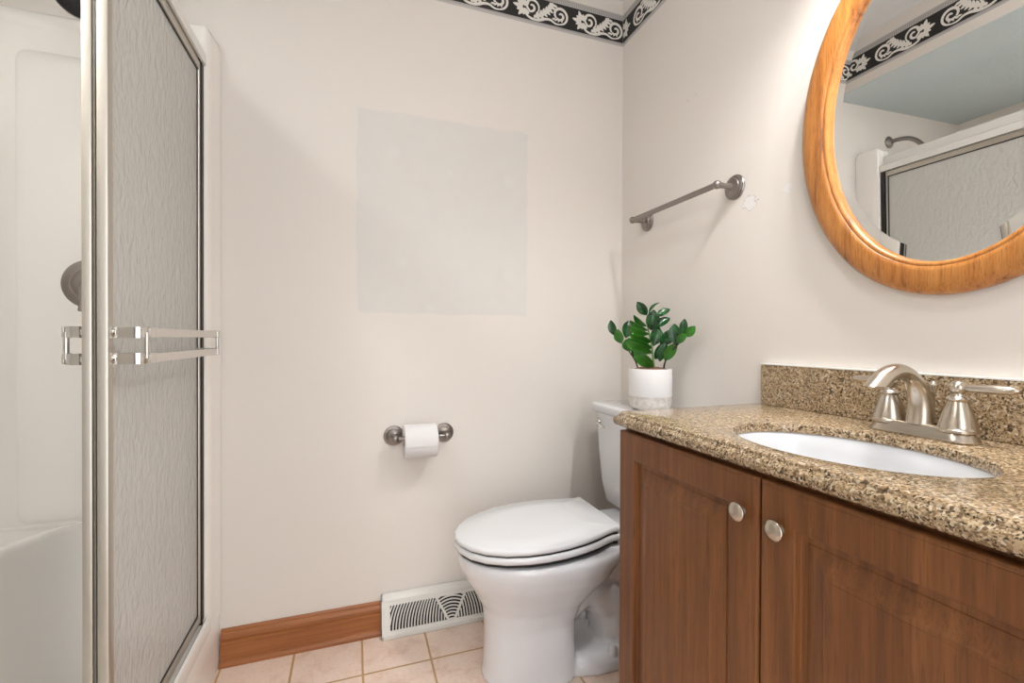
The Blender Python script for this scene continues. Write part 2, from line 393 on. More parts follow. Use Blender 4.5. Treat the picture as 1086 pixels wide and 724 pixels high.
def motif():
    out = []; A = out.append
    # round G scroll with an inward curl ending in a bud
    A(ribbon(spiral((.068, .048), .036, .020, -95, -400), .0030, .0040, .0022))
    A(ribbon(spiral((.066, .047), .020, .004, -40, -330, 20), .0040, .0030, .0015))
    for k in range(4): A(lobe((.060+.009*k, .036-.002*k), math.radians(-100+28*k), .016, .0042))
    # stem that sweeps down from the scroll and on to the next burst
    A(ribbon([tuple(q[:2]) for q in catmull([(.062, .012), (.085, .010), (.108, .020), (.130, .019), (.152, .010), (.178, .006), (.204, .014), (.222, .034)])], .0022, .0034, .0026))
    # long acanthus leaf, lobed on both sides
    sp_ = [tuple(q[:2]) for q in catmull([(.098, .082), (.112, .062), (.130, .046), (.152, .030), (.176, .018)])]
    A(ribbon(sp_, .0035, .0060, .0030))
    n = len(sp_)
    for k in range(7):
        p = sp_[min(n-2, int(k*n/7))]; q = sp_[min(n-1, int(k*n/7)+1)]; a = math.atan2(q[1]-p[1], q[0]-p[0])
        A(lobe(p, a+math.radians(125), .022, .0058)); A(lobe(p, a-math.radians(120), .020, .0056))
    # open C scroll above the leaf tip
    A(ribbon(spiral((.186, .056), .029, .021, 215, -60), .0024, .0040, .0018))
    A(ribbon(spiral((.190, .054), .021, .004, -60, -300, 18), .0040, .0032, .0012))
    A(ribbon(spiral((.212, .026), .011, .003, 200, -120, 14), .0028, .0032, .001))
    for k in range(3): A(lobe((.150+.013*k, .012), math.radians(115-20*k), .013, .0036))
    # palmette burst
    for k in range(9):
        a = math.radians(-128+32*k); A(lobe((.222+.004*math.cos(a), .046+.006*math.sin(a)), a, (.030, .026, .036, .028, .040, .028, .038, .026, .030)[k], .0085))
    return out
def catmull(P, n=5):
    P = [Vector((p[0], p[1], 0)) for p in P]; Q = [P[0]]+P+[P[-1]]; out = []
    for i in range(1, len(Q)-2):
        for k in range(n):
            t = k/n; a, b, c, d_ = Q[i-1], Q[i], Q[i+1], Q[i+2]
            out.append(.5*((2*b)+(c-a)*t+(2*a-5*b+4*c-d_)*t*t+(3*b-a-3*c+d_)*t**3))
    out.append(P[-1]); return out
MOT = motif(); PER = .252
ZB = 2.2505      # bottom edge of the border
def border(name, length, place, label, phase):
    mb = MB()
    def q(u0, u1, v0, v1, h):   # thin slab on the paper
        mb.loft([[place(u, v, hh) for u, v in ((u0, v0), (u1, v0), (u1, v1), (u0, v1))] for hh in (0, h)])
    mb.cur = 1; q(0, length, .014, .106, .0008)
    mb.cur = 0; q(0, length, 0, .014, .0009)
    mb.cur = 3; q(0, length, .0095, .0115, .0011)
    mb.cur = 0; q(0, length, .106, .131, .0009)
    mb.cur = 3
    k = 0
    while k*.0085 < length-.008:
        u = k*.0085; mb.loft([[place(a, b, h) for a, b in ((u, .109), (u+.003, .109), (u+.006, .121), (u+.003, .121))] for h in (0, .0012)]); k += 1
    mb.cur = 3; q(0, length, .1225, .1245, .0012)
    mb.cur = 2
    u0 = -phase
    while u0 < length:
        for ei, (L, Rr) in enumerate(MOT):
            if min(p.x for p in L+Rr)+u0 < .001 or max(p.x for p in L+Rr)+u0 > length-.001: continue
            n = len(L); vs = [place(p.x+u0, .014+.092*max(.002, min(.090, p.y))/.094, .0011+.00003*ei) for p in L+Rr]
            mb.add(vs, [(i, i+1, n+i+1, n+i) for i in range(n-1)])
        u0 += PER
    o = mb.build(name, ['bgrey', 'bblack', 'bwhite', 'bgrey2'], smooth=0)
    return tag(o, label, 'wallpaper border', 'wallpaper border strips')
border('wallpaper_border', -XS-.002, lambda u, v, h: (-u-.001, -h, ZB+v), 'black and white scroll wallpaper border on the back wall', .03)
border('wallpaper_border', 2.25, lambda u, v, h: (-h, -u-.002, ZB+v), 'black and white scroll wallpaper border on the wall above the mirror', .21)
border('wallpaper_border', 2.25, lambda u, v, h: (XS+h, -u-.002, ZB+v), 'black and white scroll wallpaper border on the soffit, seen in the mirror', .09)

# ------------------------------------------------------------------ shower stall
st = thing('shower_stall', (-1.49, -.7, 0), 'cream white moulded fibreglass shower stall behind the glass doors', 'shower stall')
Y1, Y0 = -.002, -1.358    # far and near ends of the stall
mb = MB()                                     # threshold with a rounded top
mb.prism([(-1.458, .0005), (-1.4605, .10), (-1.463, .155), (-1.468, .166), (-1.476, .171), (-1.535, .171), (-1.545, .16), (-1.56, .06), (-1.56, .0005)], 'y', Y0, Y1)
mb.build('threshold', 'fibre', st, smooth=50)
MB().box(XL+.004, -1.55, Y0, Y1, .0005, .05).build('shower_pan', 'fibre', st, bevel=.01)
mb = MB()                                     # raised field of the end wall
rings = []
for ins, d, rr in ((0, .014, .03), (.004, .0175, .03), (.014, .0205, .03), (.026, .0228, .03), (.036, .0235, .03)):
    rings.append([(u, Y1-d, v) for u, v in rrect(-1.945+ins, -1.535-ins, .505+ins, 1.825-ins, rr, 4)])
mb.loft(rings); mb.build('end_panel', 'fibre', st, smooth=60)
mb = MB()                                     # back panel, coved corner column
cov = [(XL+.004, -.35), (XL+.02, -.35), (XL+.03, -.26), (XL+.08, -.14), (XL+.17, -.07), (XL+.26, -.035), (-1.99, -.022), (-1.90, -.018), (-1.52, -.018), (-1.52, Y1), (XL+.004, Y1)]
mb.loft([[(x, y, z) for x, y in cov] for z in (.05, 1.872)] + [[(x, y if y > -.01 else y-k, z) for x, y in cov] for z, k in ((1.884, .006), (1.895, .010), (1.918, .010), (1.928, .004), (1.932, -.004))])
mb.build('corner_panel', 'fibre', st, smooth=50)
MB().box(XL+.004, XL+.02, Y0, -.34, .05, 1.895).build('back_panel', 'fibre', st, bevel=.006)
MB().box(XL+.02, -1.52, Y0, Y0+.016, .05, 1.895).build('end_panel', 'fibre', st, bevel=.006)
seat = [(-1.56, -.016), (-1.70, -.024), (-1.79, -.036), (-1.825, -.065), (-1.852, -.12), (-1.885, -.2), (-1.94, -.29), (-2.02, -.37), (-2.13, -.43), (XL+.02, -.47), (XL+.02, -.016)]
mb = MB(); cs = Vector((-2.16, -.18, 0))
def shr(k, z): return [(cs.x+(x-cs.x)*k if x < -1.75 and x > XL+.03 else x, cs.y+(y-cs.y)*k if y < -.02 and x < -1.75 else y, z) for x, y in seat]
mb.loft([shr(.95, .05), shr(.985, .3), shr(1.0, .468), shr(1.003, .488), shr(.997, .500), shr(.98, .505), shr(.9, .503)])
mb.build('corner_seat', 'fibre', st, smooth=60)
for (ya, yb) in ((-.107, Y1), (Y0, Y0+.105)):   # front columns of the stall
    pl_ = [(-1.455, 0), (-1.4555, -.012), (-1.459, -.03), (-1.463, -.07), (-1.467, -.095), (-1.473, -.103), (-1.483, -.105), (-1.545, -.105), (-1.545, 0)]
    if ya == Y0: pts = [(x, ya-yy*1.0) for x, yy in pl_]
    else: pts = [(x, Y1+yy) for x, yy in pl_]
    mb = MB(); cxx = sum(p[0] for p in pts)/9; cyy = sum(p[1] for p in pts)/9
    zs = [(.165, 1), (1.90, 1), (1.925, .94), (1.938, .82), (1.943, .6)]
    mb.loft([[(cxx+(x-cxx)*k, cyy+(y-cyy)*k, z) for x, y in pts] for z, k in zs])
    mb.build('front_column', 'fibre', st, smooth=50)

# door frame
fr = thing('shower_door_frame', (-1.49, -.7, .171), 'metal track, header and jambs framing the sliding glass shower doors', 'door frame')
YA, YB = Y0+.106, -.1085
mb = MB(); mb.prism([(-1.468, 1.816), (-1.468, 1.845), (-1.474, 1.85), (-1.53, 1.85), (-1.534, 1.845), (-1.534, 1.808), (-1.528, 1.808), (-1.528, 1.83), (-1.475, 1.83), (-1.475, 1.816)], 'y', YA, YB)
mb.prism([(-1.500, 1.8505), (-1.5, 1.893), (-1.504, 1.897), (-1.531, 1.897), (-1.534, 1.893), (-1.534, 1.8505)], 'y', YA, YB)
mb.build('header', 'whiterail', fr, smooth=30)
mb = MB(); mb.prism([(-1.456, .172), (-1.456, .196), (-1.459, .208), (-1.466, .210), (-1.470, .206), (-1.471, .196), (-1.532, .196), (-1.532, .206), (-1.538, .206), (-1.538, .172)], 'y', YA, YB)
mb.build('track', 'whiterail', fr, smooth=30)
for y in (YA, YB-.012):
    mb = MB().box(-1.530, -1.4735 if y == YA else -1.482, y, y+.0118, .197, 1.829); mb.build('jamb', 'alu', fr, bevel=.0015)
for y, dy, dx in ((YA+.0121, .0052, -1.4735), (YB-.0175, .0052, -1.4735)):
    if dy and y > -1: MB().box(-1.4815, -1.4735, YB-.0122, YB-.001, .211, 1.814).build('gasket', 'blackrub', fr)
    MB().box(-1.515, dx, y, y+dy, .2, 1.826).build('gasket', 'blackrub', fr)

# sliding doors
def towel_rail(root, x0, sgn, ya, yb, zc, off=.052, name='towel_bar'):
    """two flat bars on curled end brackets, standing off the door by 5 cm"""
    h = MB(); xs = x0+sgn*off; g = off-.052
    hw = .0088
    for dz in (-.024, .024):
        h.box(min(xs, xs+sgn*.004), max(xs, xs+sgn*.004), ya+.004, yb-.004, zc+dz-hw, zc+dz+hw)
    bar = h.build(name, 'alubright', root, bevel=.001)
    for (y, dr) in ((ya, 1), (yb, -1)):
        b = MB()
        for dz in (-.024, .024):                # curled strap from the stile out to the bar
            pts = [(x0, y-dr*.0), (x0+sgn*.010*off/.052, y-dr*.001), (x0+sgn*(.028*off/.052), y-dr*.004), (x0+sgn*(.042+g), y-dr*.003), (x0+sgn*(.051+g), y+dr*.004), (x0+sgn*(.055+g), y+dr*.016), (x0+sgn*(.0565+g), y+dr*.03)]
            pts2 = [(px-sgn*(.0035 if i > 3 else 0), py+dr*(.0035 if i <= 4 else 0)) for i, (px, py) in enumerate(pts)]
            ring = pts + pts2[::-1]
            b.loft([[(px, py, zc+dz+z) for px, py in ring] for z in (-hw-.0012, hw+.0012)])
            b.lathe([(0, 0), (.0075, 0), (.008, .003), (.006, .0055), (0, .0055)], (x0, y+dr*.002, zc+dz), (sgn, 0, 0), 14)
        b.lathe([(0, -.024), (.0045, -.024), (.0045, .024), (0, .024)], (x0+sgn*(.050+g), y+dr*.006, zc), (0, 0, 1), 14)
        b.build('bar_bracket', 'chrome', bar, smooth=40)
def sliding_door(xf, th, y0, y1, z0, z1, label, side):
    t = thing('shower_door', (xf-th/2, (y0+y1)/2, z0), label, 'shower door', 'sliding glass shower doors')
    xb = xf-th
    sw = .021
    def stile(a, b, nm='stile'):
        mb = MB(); r = .004
        ring = [(xb, a), (xb, b), (xf-r, b), (xf-r*.3, b-r*.3), (xf, b-r), (xf, a+r), (xf-r*.3, a+r*.3), (xf-r, a)]
        mb.loft([[(x, y, z) for x, y in ring] for z in (z0, z1)]); mb.build(nm, 'alu', t, smooth=40)
    stile(y0, y0+sw); stile(y1-.009, y1)
    for a, b, n in ((z0, z0+.022, 'bottom_rail'), (z1-.024, z1, 'top_rail')):
        MB().box(xb, xf, y0+sw, y1-.009, a, b).build(n, 'alu', t, bevel=.002)
    xm = (xf+xb)/2
    MB().box(xm-.0022, xm+.0022, y0+sw-.004, y1-.006, z0+.018, z1-.02).build('glass_panel', 'glass', t, smooth=0, label='frosted rain-textured glass panel')
    g = MB()                                     # dark glazing bead round the glass
    for (a, b, c0, c1) in ((y0+sw, y0+sw+.002, z0+.022, z1-.024), (y1-.013, y1-.009, z0+.022, z1-.024), (y0+sw, y1-.009, z0+.022, z0+.0255), (y0+sw, y1-.009, z1-.028, z1-.024)):
        g.box(xm-.0045, xm+.0045, a, b, c0, c1)
    g.build('glazing_bead', 'blackrub', t)
    return t
outer = sliding_door(-1.4765, .0165, -.650, -.128, .2105, 1.813, 'outer sliding shower door of rain glass, nearest the room', 1)
towel_rail(outer, -1.4765, 1, -.636, -.158, 1.014)
for z in (.99, 1.038): MB().sphere((-1.4910, -.6425, z), .0042, 8).build('screw', 'gap', outer, label='dark screw head on the back of the stile')
inner = sliding_door(-1.4985, .0145, -.653, -.128, .2105, 1.806, 'inner sliding shower door of rain glass, behind the outer one', -1)
MB().box(-1.4982, -1.4953, -.649, -.644, .216, 1.80).build('gap_strip', 'gapgrey', inner, label='grey strip added in the stile gap for its tone')  # grey strip added to lighten the dark gap between the stiles
towel_rail(inner, -1.513, -1, -.645, -.158, 1.014, .030)

# valve trim and shower head
sv = thing('shower_valve', (-1.77, -.036, 1.18), 'round satin nickel shower valve plate on the stall end wall', 'shower valve')
MB().lathe([(0, 0), (.071, 0), (.0725, .004), (.07, .008), (.060, .010), (.052, .014), (.045, .014), (.04, .018), (.026, .02), (.022, .045), (0, .047)], (-1.77, -.0185, 1.18), (0, -1, 0), 40).build('escutcheon', 'pewter', sv)
mb = MB(); mb.tube([(-1.77, -.055, 1.18), (-1.77, -.068, 1.165), (-1.77, -.075, 1.12), (-1.77, -.078, 1.10)], [.012, .011, .008, .009], 12, .7); mb.build('handle', 'pewter', sv)
sh = thing('shower_sprayer', (-1.72, 0, 2.035), 'dark nickel shower head on a bent arm above the stall', 'shower head')
MB().lathe([(0, 0), (.031, 0), (.032, .004), (.027, .008), (.016, .014), (.011, .016), (0, .016)], (-1.72, -.0005, 2.035), (0, -1, 0), 28).build('flange', 'pewter', sh)
arm = bez((-1.72, -.005, 2.035), (-1.72, -.10, 2.038), (-1.72, -.13, 2.00), (-1.72, -.165, 1.945), 14)
MB().tube(arm, .0105, 14).build('arm', 'pewter', sh)
ax = Vector((.0, -.50, -.86)).normalized()
MB().lathe([(0, -.005), (.014, -.004), (.017, .010), (.014, .02), (.017, .028), (.028, .050), (.048, .066), (.053, .072), (.053, .079), (0, .079)], Vector((-1.72, -.163, 1.948)), ax, 36).build('head', 'pewter', sh)
fc = Vector((-1.72, -.163, 1.948))+ax*.0791
mb = MB(); mb.lathe([(0, 0), (.049, 0), (.049, .0012), (0, .0012)], fc, ax, 36)
uu = Vector((1, 0, 0)); vv = ax.cross(uu)
for ri, nn in ((.012, 6), (.023, 12), (.034, 18), (.043, 22)):
    for k in range(nn):
        a = 2*math.pi*k/nn; mb.lathe([(.0018, 0), (.0012, .002)], fc+ax*.001+(uu*math.cos(a)+vv*math.sin(a))*ri, ax, 6)
mb.build('spray_face', 'gap', sh, label='dark rubber spray face with rows of nozzles')

# ------------------------------------------------------------------ vent register
vt = thing('baseboard_vent', (-.73, -.03, 0), 'white sunburst metal baseboard vent between the baseboard and the toilet', 'vent')
vx0, vx1 = -.970, -.488
mb = MB()
prof = [(-.003, .001), (-.058, .001), (-.060, .004), (-.060, .013), (-.0565, .0155), (-.0295, .1135), (-.029, .118), (-.022, .127), (-.010, .132), (-.003, .132)]
# end caps, top hood and bottom lip of the housing
mb.prism([(-.003, .001), (-.060, .001), (-.060, .016), (-.057, .018), (-.003, .018)], 'x', vx0, vx1)
mb.prism([(-.003, .106), (-.0305, .106), (-.029, .118), (-.022, .127), (-.010, .132), (-.003, .132)], 'x', vx0, vx1)
for a in (vx0, vx1-.006): mb.prism(prof, 'x', a, a+.006)
mb.build('housing', 'enamel', vt, smooth=30, bevel=.0012)
def face(u, v, h):    # u along the wall from the centre, v up the slope 0..1 , h proud of it
    y = -.0565+(-.0305+.0565)*v; z = .0165+(.108-.0165)*v
    return (-.729+u, y-h*.96, z+h*.27)
bk = MB(); bk.loft([[face(u, v, h) for u, v in ((-.23, 0), (.23, 0), (.23, 1), (-.23, 1))] for h in (-.010, -.008)]); bk.build('slot_shade_back', 'slotshade', vt)  # dark plate standing in for the shade behind the louvre slots
gr = MB(); SL = .095
def gstrip(pts, w):
    L, Rr = ribbon(pts, w, w); n = len(L)
    lo_, hi_ = -.003, .0006
    P = [[face(p.x, p.y/SL, h) for p in L] for h in (lo_, hi_)] + [[face(p.x, p.y/SL, h) for p in Rr] for h in (hi_, lo_)]
    gr.ringloop([[P[k][i] for i in range(n)] for k in range(4)]) if False else gr.loft([[P[k][i] for k in range(4)] for i in range(n)])
def gplate(poly): gr.loft([[face(u, v/SL, h) for u, v in poly] for h in (-.003, .0008)])
H = .235
gplate([(-H, 0), (H, 0), (H, .010), (-H, .010)]); gplate([(-H, .088), (H, .088), (H, SL), (-H, SL)])
gplate([(-H, .010), (-.213, .010), (-.213, .088), (-H, .088)]); gplate([(.213, .010), (H, .010), (H, .088), (.213, .088)])
for s in (-1, 1):
    gstrip([(s*.010, .006), (s*.055, .092)], .0042)
    k = 0
    while True:      # side fans: arcs that lean toward the middle
        xb_ = .026+.0105*k
        if xb_ > .245: break
        pts = []
        for j in range(9):
            v = .008+.082*j/8; u = xb_ - .022*((v-.008)/.082)**2*(0.4+.6*min(1, xb_/.12)) + 0
            if .0115+.0455*(v-.006)/.082 < u < .214: pts.append((s*u, v))
        if len(pts) > 1: gstrip(pts, .0021)
        k += 1
for k in range(9):       # middle fan
    r = .018+.0105*k; pts = []
    for j in range(-10, 11):
        a = math.radians(90+j*2.75); u, v = r*math.cos(a), r*math.sin(a)-.006
        if v < .090 and v > .005: pts.append((u, v))
    runs = [[p for p in pts if p[0] <= 0.0001], [p for p in pts if p[0] >= -.0001]]
    for rr in runs:
        if len(rr) > 1: gstrip(rr, .0022)
gplate([(-.014, .008), (.014, .008), (.012, .014), (-.012, .014)])
gr.build('grille', 'enamel', vt, smooth=30, label='sunburst grille with curved louvre slots')

# ------------------------------------------------------------------ toilet paper holder and roll
def rosette(mb, o, ax, r=.035, post=.062):
    k = r/.035
    mb.lathe([(0, 0), (r, 0), (r*1.01, .003), (r*.95, .006), (r*.86, .0065), (r*.84, .010), (r*.70, .012), (r*.66, .0155), (r*.46, .018), (.010*k, .021), (.0085*k, .030), (.0075*k, post*.6), (.009*k, post*.8), (.0085*k, post*.86), (0, post*.86)], o, ax, 30)
th = thing('toilet_paper_holder', (-.839, 0, .685), 'dark nickel two-post toilet paper holder on the back wall', 'toilet paper holder')
for x in (-.928, -.750):
    mb = MB(); rosette(mb, (x, -.0005, .685), (0, -1, 0)); mb.sphere((x, -.062, .685), .0125); mb.build('post', 'pewter', th)
mb = MB(); mb.lathe([(0, 0), (.006, 0), (.0075, .004), (.0075, .170), (.006, .174), (0, .174)], (-.926, -.062, .685), (1, 0, 0), 16); mb.build('roller', 'pewter', th)
rl = thing('toilet_paper_roll', (-.846, -.068, .665), 'white toilet paper roll hanging on the dark nickel holder', 'toilet paper')
mb = MB(); cy, cz, rr = -.066, .6745, .0555; x0, x1 = -.900, -.790
nseg = 40
def circ(x, r): return [(x, cy+r*math.cos(2*math.pi*i/nseg), cz+r*math.sin(2*math.pi*i/nseg)) for i in range(nseg)]
mb.ringloop([circ(x0, .022), circ(x0, rr-.002), circ(x0+.001, rr), circ(x1-.001, rr), circ(x1, rr-.002), circ(x1, .022)]); mb.build('roll', 'paper', rl, smooth=50)
mb = MB(); mb.ringloop([circ(x0+.002, .0195), circ(x0+.002, .0215), circ(x1-.002, .0215), circ(x1-.002, .0195)]); mb.build('core', 'card', rl)
pts = [(cy-(rr+.0026)*math.cos(a), cz+(rr+.0026)*math.sin(a)) for a in [math.radians(v) for v in range(96, -9, -8)]]
pt2 = [(cy+(y-cy)*.956, cz+(z-cz)*.956) for y, z in pts]
mb = MB(); mb.loft([[(x, y, z) for y, z in pts+pt2[::-1]] for x in (x0+.0005, x1-.0005)]); mb.build('loose_sheet', 'paper', rl, smooth=60)

# ------------------------------------------------------------------ towel bar
tb = thing('towel_bar', (0, -.388, 1.478), 'dark nickel towel bar on the wall left of the mirror', 'towel bar')
for y in (-.600, -.178):
    mb = MB(); rosette(mb, (-.0005, y, 1.478), (-1, 0, 0), .036, .07); mb.sphere((-.068, y, 1.478), .0125); mb.build('post', 'pewter', tb)
MB().lathe([(0, 0), (.0085, 0), (.0088, .002), (.0088, .424), (0, .424)], (-.068, -.601, 1.478), (0, 1, 0), 18).build('bar', 'pewter', tb)

# ------------------------------------------------------------------ toilet
CY = -.325
tl = thing('toilet', (-.45, CY, 0), 'white two-piece toilet with closed lid between back wall and vanity', 'toilet')
def egg(xf, xb, w, z, n=48, back=.75, cy=CY, p=2.3):
    """plan outline: rounded front at xf, squarer back at xb"""
    out = []; xc = xb-(xb-xf)*.42
    for i in range(n):
        a = 2*math.pi*i/n; c, s_ = math.cos(a), math.sin(a)
        e = 2/p if c < 0 else 2/(p+back)
        X = (abs(c)**(e if c > 0 else .93))*(1 if c > 0 else -1); Y = (abs(s_)**(e if c > 0 else .96))*(1 if s_ > 0 else -1)
        out.append((xc+X*((xb-xc) if c > 0 else (xc-xf)), cy+w*Y, z))
    return out
mb = MB()
mb.loft([egg(-.692, -.400, .119, .0), egg(-.691, -.400, .118, .012), egg(-.687, -.402, .115, .03), egg(-.684, -.405, .112, .10), egg(-.684, -.405, .112, .17),
         egg(-.692, -.385, .120, .22), egg(-.716, -.34, .140, .265), egg(-.746, -.29, .163, .31), egg(-.764, -.262, .177, .35), egg(-.768, -.255, .181, .375), egg(-.764, -.255, .178, .388), egg(-.74, -.26, .16, .392)])
# trapway at the rear and the foot it stands on
mb.tube([(-.50, CY, .12), (-.44, CY, .20), (-.37, CY, .245), (-.30, CY, .22), (-.255, CY, .15), (-.24, CY, .07), (-.24, CY, .0)], [.075, .082, .084, .08, .075, .078, .085], 22)
mb.loft([egg(-.50, -.15, .118, 0, p=3), egg(-.50, -.152, .117, .03, p=3), egg(-.49, -.16, .108, .042, p=3), egg(-.48, -.17, .085, .05, p=3)])
# deck under the tank
mb.loft([[(x, CY+y, z) for x, y in rrect(-.36, -.035, -w, w, .05)] for w, z in ((.06, .25), (.095, .32), (.12, .37), (.125, .405), (.118, .412))])
bowl = mb.build('bowl', 'porcelain', tl, smooth=60)
md = bowl.modifiers.new('remesh', 'REMESH'); md.mode = 'VOXEL'; md.voxel_size = .006; md.use_smooth_shade = True
md = bowl.modifiers.new('smooth', 'SMOOTH'); md.factor = .5; md.iterations = 7
for s in (-1, 1):
    MB().lathe([(.015, 0), (.0155, .006), (.013, .030), (.009, .037), (0, .038)], (-.295, CY+s*.094, .036), (0, 0, 1), 18).build('bolt_cap', 'plastic', tl)
def lidring(k, z, back=0.0, L=.49, tilt=0):
    """lid outline; u forward from the hinge edge"""
    half = [(0, .134), (.008, .137), (.02, .134), (.05, .142), (.09, .157), (.14, .170), (.20, .178), (.26, .1785), (.32, .170), (.38, .150), (.43, .118), (.465, .078), (.484, .035)]
    P = [(u, w) for u, w in half]+[(L, 0)]+[(u, -w) for u, w in half[::-1]]
    out = []
    for u, w in P:
        uu = .25+(u-.25)*k if u > .25 else u*k+(.25-.25*k)*(1)
        out.append((-.288-uu, CY+w*k, z+tilt*(1-u/L)))
    return out
for nm, z, hgt, back, mat, tl_ in (('seat', .400, .019, 0, 'plastic', .016), ('lid', .4235, .017, 0, 'plastic', .020)):
    mb = MB(); mb.loft([lidring(.975, z, tilt=tl_), lidring(.995, z+.004, tilt=tl_), lidring(1.0, z+hgt*.55, tilt=tl_), lidring(.993, z+hgt*.85, tilt=tl_), lidring(.975, z+hgt, tilt=tl_), lidring(.6, z+hgt+(.004 if nm == 'lid' else 0), tilt=tl_)])
    mb.build(nm, mat, tl, smooth=50)
mb = MB(); mb.loft([lidring(.955, .392, tilt=.014), lidring(.955, .426, tilt=.02)]); mb.build('seat_gap_shade', 'gap', tl)  # dark sheet standing in for the shade between bowl, seat and lid
for s in (-1, 1):
    MB().lathe([(0, 0), (.008, 0), (.009, .003), (.009, .037), (.008, .040), (0, .040)], (-.280, CY+s*.078-.020, .428), (0, 1, 0), 16).build('hinge', 'plastic', tl)
mb = MB(); rs = []
for z, xf, w in ((.414, -.150, .165), (.43, -.172, .178), (.50, -.184, .190), (.62, -.193, .198), (.756, -.200, .203)):
    rs.append([(x, CY+y, z) for x, y in rrect(xf, -.012, -w, w, .035, 6)])
mb.loft(rs); mb.build('tank', 'porcelain', tl, smooth=50)
mb = MB(); rs = []
for z, k in ((.757, -.003), (.760, .004), (.765, .0075), (.783, .009), (.788, .0075), (.7908, .002), (.7915, -.004)):
    rs.append([(x, CY+y, z) for x, y in rrect(-.204-k, -.008, -.207-k, .207+k, .035, 6)])
mb.loft(rs); mb.build('tank_lid', 'porcelain', tl, smooth=50)
mb = MB(); mb.lathe([(0, 0), (.014, 0), (.015, .003), (.012, .009), (0, .010)], (-.1985, CY+.162, .722), (-1, 0, 0), 20)
mb.tube([(-.212, CY+.164, .722), (-.216, CY+.145, .720), (-.217, CY+.12, .716), (-.216, CY+.10, .713)], [.005, .0055, .0065, .007], 12, .6)
mb.build('flush_lever', 'chrome', tl)

# ------------------------------------------------------------------ vanity cabinet
XF, CYL, CYR, CT = -.452, -.725, -1.515, .8235
SPL = -1.1175
vc = thing('vanity_cabinet', (XF/2, (CYL+CYR)/2, 0), 'walnut brown vanity cabinet with two raised panel doors under granite', 'vanity cabinet')
mb = MB().box(XF, -.003, CYL-.018, CYL, .0005, CT).box(XF, -.003, CYR, CYR+.018, .0005, CT).box(XF, -.003, CYR+.018, CYL-.018, .09, .108).box(-.015, -.003, CYR+.018, CYL-.018, .108, CT).box(XF+.055, XF+.07, CYR+.018, CYL-.018, .0005, .09)
mb.build('carcass', 'walnut', vc, bevel=.001)
mb = MB().box(XF+.001, XF+.018, CYR+.018, CYL-.018, CT-.06, CT-.001).box(XF+.001, XF+.018, SPL-.02, SPL+.02, .108, CT-.06); mb.build('face_frame', 'walnut', vc)
def panel_door(ya, yb, z0, z1, knob_y, knob_z):
    mb = MB(); xf = XF-.0195; rings = []
    def rc(ins, x): return [(x, ya-ins, z0+ins), (x, yb+ins, z0+ins), (x, yb+ins, z1-ins), (x, ya-ins, z1-ins)]   # ya > yb
    prof = [(0, XF-.001), (0, xf+.004), (.0012, xf+.0015), (.004, xf), (.0062, xf), (.0066, xf+.0006), (.0072, xf), (.056, xf), (.0585, xf+.0015), (.060, xf+.0085), (.063, xf+.0098), (.071, xf+.0098), (.0715, xf+.0088), (.098, xf+.0014), (.1005, xf), (.106, xf), (.1065, xf+.0006), (.1072, xf)]
    mb.loft([rc(i, x) for i, x in prof]); d = mb.build('door', 'walnut', vc, smooth=12)
    k = MB(); k.lathe([(0, 0), (.0085, 0), (.0078, .002), (.0075, .0045), (.0095, .0065), (.0145, .0085), (.0158, .0105), (.0150, .0130), (.0085, .0152), (0, .0158)], (xf, knob_y, knob_z), (-1, 0, 0), 28)
    ko = k.build('knob', 'nickel', None, smooth=75); ko.parent = d; ko['label'] = 'round brushed nickel knob'
panel_door(CYL-.001, SPL+.0018, .105, CT-.008, SPL+.035, .752)
panel_door(SPL-.0018, CYR+.001, .105, CT-.008, SPL-.034, .749)

# countertop with ogee edge and oval cut-out
ZT = .856
ct = thing('countertop', (-.24, -1.12, CT+.0005), 'speckled tan granite countertop with ogee edge on the vanity', 'countertop')
cxs, cys, ax_, by_ = -.290, -1.120, .139, .188
def outline(off):
    """front corners rounded, offset outward by off from the top face edge"""
    x0, x1, ya, yb = -.466-off, -.002, -1.525-off, -.703+off
    r = .012+off; pts = []
    for cx_, cy_, a0 in ((x0+r, yb-r, 90), (x0+r, ya+r, 180)):
        for i in range(9):
            a = math.radians(a0+90*i/8); pts.append((cx_+r*math.cos(a), cy_+r*math.sin(a)))
    pts = [(x1, yb)] + pts + [(x1, ya)]
    return pts
def resample(pts, c, n=120):
    out = []
    for i in range(n):
        a = 2*math.pi*i/n; d = Vector((math.cos(a), math.sin(a)))
        best = None
        for j in range(len(pts)):
            p, q = Vector(pts[j]), Vector(pts[(j+1) % len(pts)]); e = q-p; den = d.x*e.y-d.y*e.x
            if abs(den) < 1e-12: continue
            w_ = p-Vector(c); tt = (w_.x*e.y-w_.y*e.x)/den; s_ = (w_.x*d.y-w_.y*d.x)/den
            if tt > 0 and -1e-6 <= s_ <= 1+1e-6 and (best is None or tt < best): best = tt
        out.append((c[0]+d.x*best, c[1]+d.y*best))
    return out
def ell(k, z, n=120):
    out = []
    for i in range(n):
        a = 2*math.pi*i/n
        # same polar angle as the outline
        dx, dy = math.cos(a), math.sin(a); rr_ = 1/math.sqrt((dx/(ax_+k))**2+(dy/(by_+k))**2); out.append((cxs+dx*rr_, cys+dy*rr_, z))
    return out
prof = [(-.004, ZT), (0, ZT-.0008), (.0025, ZT-.0035), (.003, ZT-.0065), (.0055, ZT-.0085), (.0095, ZT-.0115), (.012, ZT-.016), (.0125, ZT-.021), (.011, ZT-.026), (.007, ZT-.030), (.001, ZT-.0318)]
